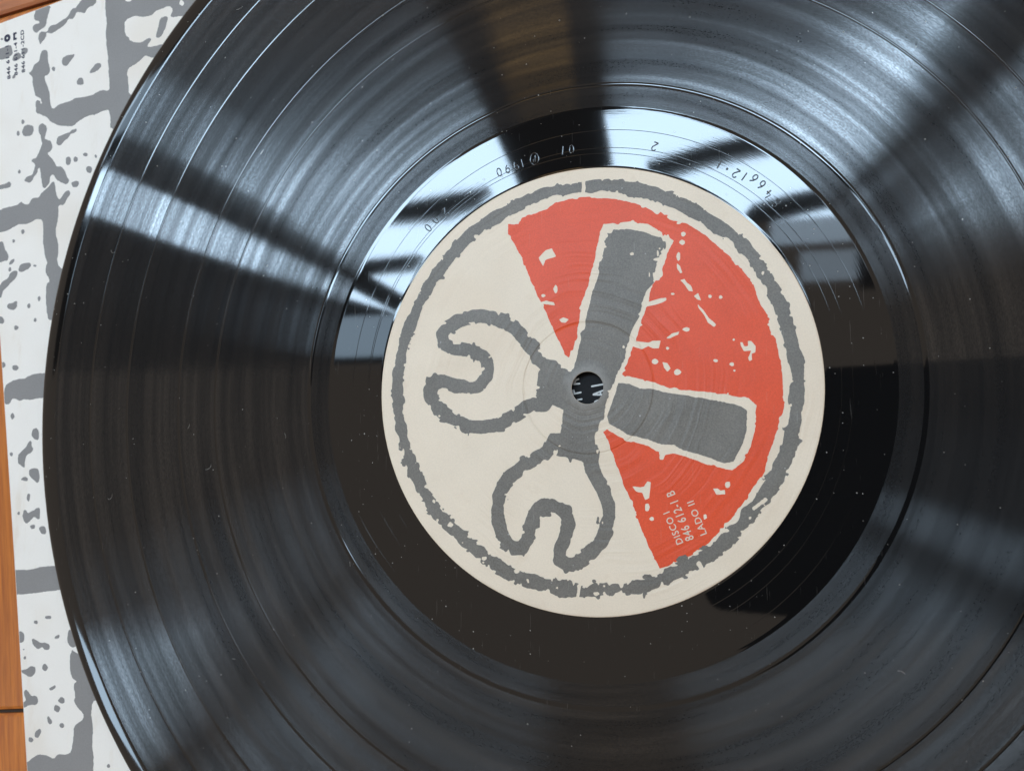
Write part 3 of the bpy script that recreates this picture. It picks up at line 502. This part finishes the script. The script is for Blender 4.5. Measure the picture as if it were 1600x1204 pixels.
Gi.mesh('disc_symbol', F, SZ+.04, M['card_text'], sleeve)
F = Gi.new(); ic = SLEEVE_ICONS[1]
ca, sa = math.cos(.09), math.sin(.09)
U = (Gi.X-ic[0])*ca+(Gi.Y-ic[1])*sa; Vv = -(Gi.X-ic[0])*sa+(Gi.Y-ic[1])*ca
F = np.minimum(.62-np.abs(U), 1.15-np.abs(Vv))
F = np.minimum(F, -np.minimum(.28-np.abs(U-.35), .55-np.abs(Vv)))
Gi.mesh('cassette_symbol', F, SZ+.04, M['card_text'], sleeve)
# black printed patch under the spindle hole with its white lettering
prism('black_patch', [(-14*1.0, -12), (14, -12), (14, 12), (-14, 12)], SZ+.01, SZ+.03, M['card_black'], sleeve)
Gh = Grid(-7, -7, 7, 7, .06)
F = Gh.new()
for p in HOLE_STROKES: Gh.stroke(F, mm(p), .19)
Gh.mesh('patch_lettering', F, SZ+.05, M['card_white'], sleeve)

# ------------------------------------------------------------------ the record
record = empty('vinyl_record', (0, 0, 0))
tag(record, 'black vinyl record with cream, red and grey paper label, lying on brick-printed sleeve', 'record')
HOLE_R, LAB_R = 3.62, 50.0
# body: run-out, edge bead, rim and underside
rim = [(145.7, -.12), (145.8, -.12), (145.95, -.085), (146.1, -.06), (146.2, -.055), (146.5, -.045), (147.0, -.04), (147.9, -.045), (148.7, -.07), (149.3, -.12), (149.75, -.20), (150.15, -.34), (150.45, -.52), (150.68, -.85), (150.8, -1.15), (150.75, -1.4), (150.45, -1.65), (149.9, -1.82), (149, -1.9)]
lathe('rim', rim, M['rim'], record, 720)
lathe('underside', [(149, -1.9), (110, -1.72), (60, -1.72), (50, -1.9), (HOLE_R, -1.9), (HOLE_R, -.05)], M['rim'], record, 240)
lathe('run_out', [(48.5, -.12), (50.1, -.12), (50.3, -.15), (50.45, -.168), (50.55, -.17), (50.7, -.17), (56, -.17), (60, -.17), (63.3, -.17), (63.4, -.17), (63.55, -.165), (63.9, -.13), (64.2, -.11)], M['wax'], record, 720)
GAPS = [145.7, 134.4, 122.8, 107.0, 96.2, 69.4]
GW = .31
def gap_w(r): return .5 if r < 70 else GW
def gap_profile(r):
    GW = gap_w(r)
    return [(r-GW, -.12), (r-GW*.75, -.135), (r-GW*.4, -.16), (r, -.172), (r+GW*.4, -.16), (r+GW*.75, -.135), (r+GW, -.12)]
for i, g_ in enumerate(GAPS[1:]):
    lathe('track_gap', gap_profile(g_), M['gap'], record, 720)
for i in range(5):
    hi = GAPS[i] - (0 if i == 0 else gap_w(GAPS[i])); lo = GAPS[i+1] + gap_w(GAPS[i+1])
    ks = 8
    prof = [(lo+(hi-lo)*q/ks, -.12) for q in range(ks+1)]
    lathe('track_band', prof, vinyl_groove('vinyl grooves side band', [.24, .28, .22, .30, .26][i], [.032, .034, .028, .036, .034][i], i*41.7+5, .88), record, 360)
lathe('lead_out_band', [(64.2, -.10), (65, -.115), (66.5, -.12), (68, -.12), (69.4-gap_w(69.4), -.12)], M['lead'], record, 360)
# dead-wax engravings: thin raised-edge strokes in the vinyl
def ridge(name, paths, parent, hw=.16, h=.07, z=-.17, mat=None):
    V = []; Fc = []
    for P in paths:
        P = [Vector((x, y)) for x, y in P]; b0 = len(V)
        for i, p in enumerate(P):
            d = (P[min(i+1, len(P)-1)]-P[max(i-1, 0)]); d = d.normalized() if d.length > 0 else Vector((1, 0))
            nn = Vector((-d.y, d.x))
            for s_, zz in ((-1, -.005), (-.45, h*.75), (0, h), (.45, h*.75), (1, -.005)):
                q = p+nn*hw*s_; V.append((q.x*MM, q.y*MM, (z+zz)*MM))
        for i in range(len(P)-1):
            for k_ in range(4):
                a = b0+i*5+k_; Fc.append((a, a+5, a+6, a+1))
    return obj(name, V, Fc, mat or M['gap'], parent, True)
runout = [o for o in record.children if o.name.startswith('run_out')][0]
def circ(x, y, rx, ry, a0=0, a1=360, m=14):
    return [(x+rx*math.cos(math.radians(a0+(a1-a0)*i/m)), y+ry*math.sin(math.radians(a0+(a1-a0)*i/m))) for i in range(m+1)]
DIG = {'0': [circ(.5, .5, .36, .5)], '1': [[(.5, 0), (.5, 1)]], '2': [circ(.5, .72, .34, .28, 170, -40, 10)+[(.15, .02)], [(.15, .02), (.9, .02)]],
       '4': [[(.62, 0), (.62, .62)], [(.3, 1), (.12, .38), (.95, .38)]], '6': [[(.75, .98), (.35, .7), (.18, .4)], circ(.5, .3, .34, .3)],
       '9': [circ(.5, .7, .34, .3), [(.83, .7), (.75, .3), (.5, 0)]], '8': [circ(.5, .74, .28, .26), circ(.5, .25, .36, .27)],
       '.': [circ(.5, .5, .1, .1, m=6)], 'P': [circ(.5, .5, .75, .72, m=20), [(.35, .1), (.35, .9), (.7, .85), (.72, .6), (.35, .5)]]}
for ch, ex, ey in ETCHED:
    a = math.atan2(ey, ex) + math.pi/2 + random.uniform(-.2, .2)      # heads point to the centre
    ca, sa = math.cos(a), math.sin(a); hgt = 1.95; wid = 1.35
    paths = [[(ex+ca*(u-.5)*wid-sa*(v-.5)*hgt, ey+sa*(u-.5)*wid+ca*(v-.5)*hgt) for u, v in st] for st in DIG[ch]]
    ridge('engraved_mark', paths, runout, .16, .045, -.17)
# lead-out spiral: widely spaced turns cut into the run-out
sp = []
for i in range(721):
    a = math.radians(i*1.0 + 205); t = i/720
    sp.append((62.6-9.2*t**.8, a))
ridge('lead_out_groove', [[(r*math.cos(a), r*math.sin(a)) for r, a in sp]], runout, .10, .008, -.17)
ridge('lead_out_groove', [[(53.4*math.cos(a), 53.4*math.sin(a)) for a in [math.radians(i) for i in range(0, 361)]]], runout, .10, .008, -.17)

# ------------------------------------------------------------------ paper label
LZ = .06
label = lathe('label', [(HOLE_R, -.12), (HOLE_R+.01, LZ-.02), (HOLE_R+.05, LZ), (HOLE_R+1.2, LZ), (20, LZ), (35, LZ), (49.4, LZ), (49.9, LZ-.02), (50.02, LZ-.10), (50.02, -.2)], M['paper'], record, 360)
tag(label, 'round cream paper label with grey ring and red segment')
G = Grid(-50, -50, 50, 50, .17)
Rr = np.hypot(G.X, G.Y)
hole = Rr-(HOLE_R+.04)
noi = vnoise(G.X, G.Y, .42, 1)*.10 + vnoise(G.X, G.Y, 1.6, 2)*.16
def chips(seed, scale, thr, amp):
    """sharp bites and spurs: only the peaks of a noise move the edge"""
    q = vnoise(G.X, G.Y, scale, seed)
    return (np.clip(q-thr, 0, 1)-np.clip(-q-thr, 0, 1))*amp
# red segment
F = G.new(); G.poly(F, mm(RED), 2.0, False)
Hf = G.new()
for p in FLECKS: G.poly(Hf, mm(p), 1.2, False)
F = np.minimum(F+noi*.8+chips(41, 1.1, .55, 1.2), -(Hf+noi*.4)); F = np.minimum(F, hole)
G.mesh('red_segment', F, LZ+.03, M['red_ink'], label)
# grey ring, worn
ang = np.arctan2(G.Y, G.X)
ringr = 45.1 + .8*np.cos(ang-2.3) + vnoise(np.cos(ang)*6, np.sin(ang)*6, 1.0, 9)*.45
wear = .40+.32*np.clip(-np.sin(ang+.1)*1.3, 0, 1)
hw = 1.42 + vnoise(np.cos(ang)*20, np.sin(ang)*20, 1.0, 12)*.30
F = hw-np.abs(Rr-ringr) + (vnoise(G.X, G.Y, 2.2, 4)*.45+vnoise(G.X, G.Y, .42, 8)*.08+vnoise(G.X, G.Y, 1.1, 18)*.25+chips(3, 1.25, .5, 3.2)+chips(14, .8, .62, 3.0))*wear
cut = G.new()
for p in CUTS: G.stroke(cut, mm(p), .42)
for i in range(9):
    a = [2.2, 3.75, 3.9, 4.15, 4.4, 4.55, 4.75, 5.6, .55][i]; q = 44.9+random.uniform(-.6, .6)
    G.poly(cut, [(q*math.cos(a)+.55*math.cos(t)*random.uniform(.5, 1.4), q*math.sin(a)+.55*math.sin(t)*random.uniform(.5, 1.4)) for t in np.arange(7)*.9], 1.0)
F = np.minimum(F, -(cut+noi))
G.mesh('grey_ring', F, LZ+.044, M['grey_ink'], label)
# two plain crossed bars with outlined fork ends
def bar(name, body, head):
    F = G.new()
    G.poly(F, mm(body), 2.0, False)
    F += noi*.8
    if head:
        G.stroke(F, chaikin(mm(head)), 1.55, True)
        F += (vnoise(G.X, G.Y, 2.2, 22)*.3+vnoise(G.X, G.Y, .42, 23)*.06+chips(21, 1.2, .52, 2.2))*(F < 1.3)
    Hf = G.new()
    for p in FLECKS: G.poly(Hf, mm(p), 1.2, False)
    return np.minimum(np.minimum(F, -(Hf+noi*.3)), hole)
F1 = bar('bar', BAR1, HEAD1)
Fh2 = G.new(); G.stroke(Fh2, chaikin(mm(HEAD2)), 1.55, True)
Fh2 += vnoise(G.X, G.Y, 2.2, 32)*.3+vnoise(G.X, G.Y, .42, 33)*.06+chips(31, 1.2, .52, 2.2)
F1 = np.maximum(F1, np.minimum(Fh2, hole))
G.mesh('crossed_bar', F1, LZ+.040, M['grey_ink'], label)
G.mesh('crossed_bar', bar('bar', BAR2, None), LZ+.035, M['grey_ink'], label)
for t, h_ in zip(LABEL_TEXT, (1.5, 1.9, 1.5)):
    text_mesh('lettering', t[0], *t[1:], h_, LZ+.05, M['cream_ink'], label, .01)

# lint and dust lying on the disc
V = []; Fc = []
rng = random.Random(11)
for i in range(230):
    rr = math.sqrt(rng.uniform(51**2, 149**2)); a = rng.uniform(0, 2*math.pi); x, y = rr*math.cos(a), rr*math.sin(a)
    s0 = rng.choice((.05, .06, .07, .09, .13)); b0 = len(V); m = 5
    V += [((x+s0*rng.uniform(.5, 1.3)*math.cos(q*6.283/m))*MM, (y+s0*rng.uniform(.5, 1.3)*math.sin(q*6.283/m))*MM, (-.05+rng.uniform(0, .03))*MM) for q in range(m)]
    V.append((x*MM, y*MM, (.02+s0*.3)*MM))
    Fc += [(b0+q, b0+(q+1) % m, b0+m) for q in range(m)]
for i in range(16):                                   # short fibres
    rr = math.sqrt(rng.uniform(52**2, 140**2)); a = rng.uniform(0, 2*math.pi); x, y = rr*math.cos(a), rr*math.sin(a)
    h_ = rng.uniform(0, 6.28); cv = rng.uniform(-.5, .5); b0 = len(V); m = rng.randint(5, 11)
    for q in range(m):
        for sgn in (-1, 1): V.append(((x-math.sin(h_)*.025*sgn)*MM, (y+math.cos(h_)*.025*sgn)*MM, -.03*MM))
        x += math.cos(h_)*.22; y += math.sin(h_)*.22; h_ += cv*.5+rng.uniform(-.2, .2)
    Fc += [(b0+2*q, b0+2*q+2, b0+2*q+3, b0+2*q+1) for q in range(m-1)]
dust = obj('dust', V, Fc, plain('pale dust', (.42, .39, .35), .9), record)
tag(dust, kind='stuff')

# ------------------------------------------------------------------ what the record mirrors: the window frames overhead, added light blockers and the phone
wf = empty('window_frame', (-.4, .5, 1.44))
tag(wf, 'dark window frame overhead with added light blockers, mirrored as bars in the shiny record', 'window frame')
def fbar(name, pts, z0=143.0, z1=147.0):
    o = prism(name, pts, z0, z1, M['frame'], None, .01)
    bm = bmesh.new(); bm.from_mesh(o.data); bmesh.ops.recalc_face_normals(bm, faces=bm.faces); bm.to_mesh(o.data); bm.free()
    o.parent = wf; o.matrix_parent_inverse = Matrix.Translation((.4, -.5, -1.44))
    return o
s_ = 145/150
def sc(*p): return [(x*s_, y*s_) for x, y in p]
fbar('post', sc((-59, 84), (-50, 64), (-44.5, 52), (-40, 40), (-26, 40), (-27, 56), (-29, 69), (-30, 84)))
fbar('transom', sc((-112, 49), (-62, 49), (-55, 51), (-52, 54), (-70, 52.4), (-112, 52.4)))
fbar('transom', sc((-100, 37.6), (-69, 38.6), (-66.5, 41.3), (-100, 40.4)))
fbar('beam', sc((-60, 25), (-72, 30), (-82, 35.2), (-117, 54), (-144, 66.5), (-160, 73), (-162, 84), (-142, 75.5), (-117, 64), (-98, 51.5), (-82, 40), (-70, 33), (-60, 28.5)))
fbar('lower_blocker', sc((-40, 20), (-40, 26), (-66, 27), (-74, 30.5), (-82, 33), (-90, 36), (-122, 46.5), (-150, 57), (-162, 61), (-162, 20)))  # added dark wedge, shaped to cut off the left pane's lower light
fbar('side_blocker', sc((-111, 59), (-117, 63.5), (-142, 75), (-160, 82), (-160, 88), (-104, 88), (-107, 70)))  # added blocker, keeps the outer upper-left grooves dark
fbar('top_blocker', sc((-114, 62), (-93, 64), (-72, 65.5), (-55, 67.5), (-26, 69), (5, 72), (38, 82), (38, 90), (-114, 90)), 147.2, 149.0)  # unseen blocker, slanted to trim the tops of the lit panes
fbar('transom', sc((-20, 53), (-8, 55.2), (3, 56.2), (3, 59.5), (-8, 58.5), (-20, 56)))
fbar('transom', sc((-3, 43.4), (6, 44.2), (18, 46), (18, 49), (6, 47.5), (-1, 46)))
fbar('jamb', sc((17, 30), (17, 48), (24, 61), (34, 80), (36, 86), (54, 86), (46, 69), (39.5, 60), (33, 48), (29, 36), (29, 30)))
fbar('transom', sc((40, 57), (82, 58), (82, 61.5), (40, 60.5)), 139.5, 142.5)
ph = empty('phone', (0, 0, 0))
tag(ph, 'black phone held above the record, mirrored as a dark patch', 'phone')
R3 = cam.matrix_world.to_3x3(); T0 = cam.matrix_world.translation
def rounded(x0, x1, y0, y1, r, m=6):
    pts = []
    for cx, cy, a in ((x1-r, y1-r, 0), (x0+r, y1-r, 90), (x0+r, y0+r, 180), (x1-r, y0+r, 270)):
        pts += [(cx+r*math.cos(math.radians(a+90*i/m)), cy+r*math.sin(math.radians(a+90*i/m))) for i in range(m+1)]
    return pts
body = prism('body', rounded(-38, 122, -60, 42, 9), 3.0, 11.0, M['phone'], ph)
lens = prism('camera_bar', rounded(-14, 60, -11, 11, 8), 1.2, 3.05, M['phone'], ph)
for o in (body, lens):
    o.matrix_local = Matrix.Translation(T0) @ R3.to_4x4()
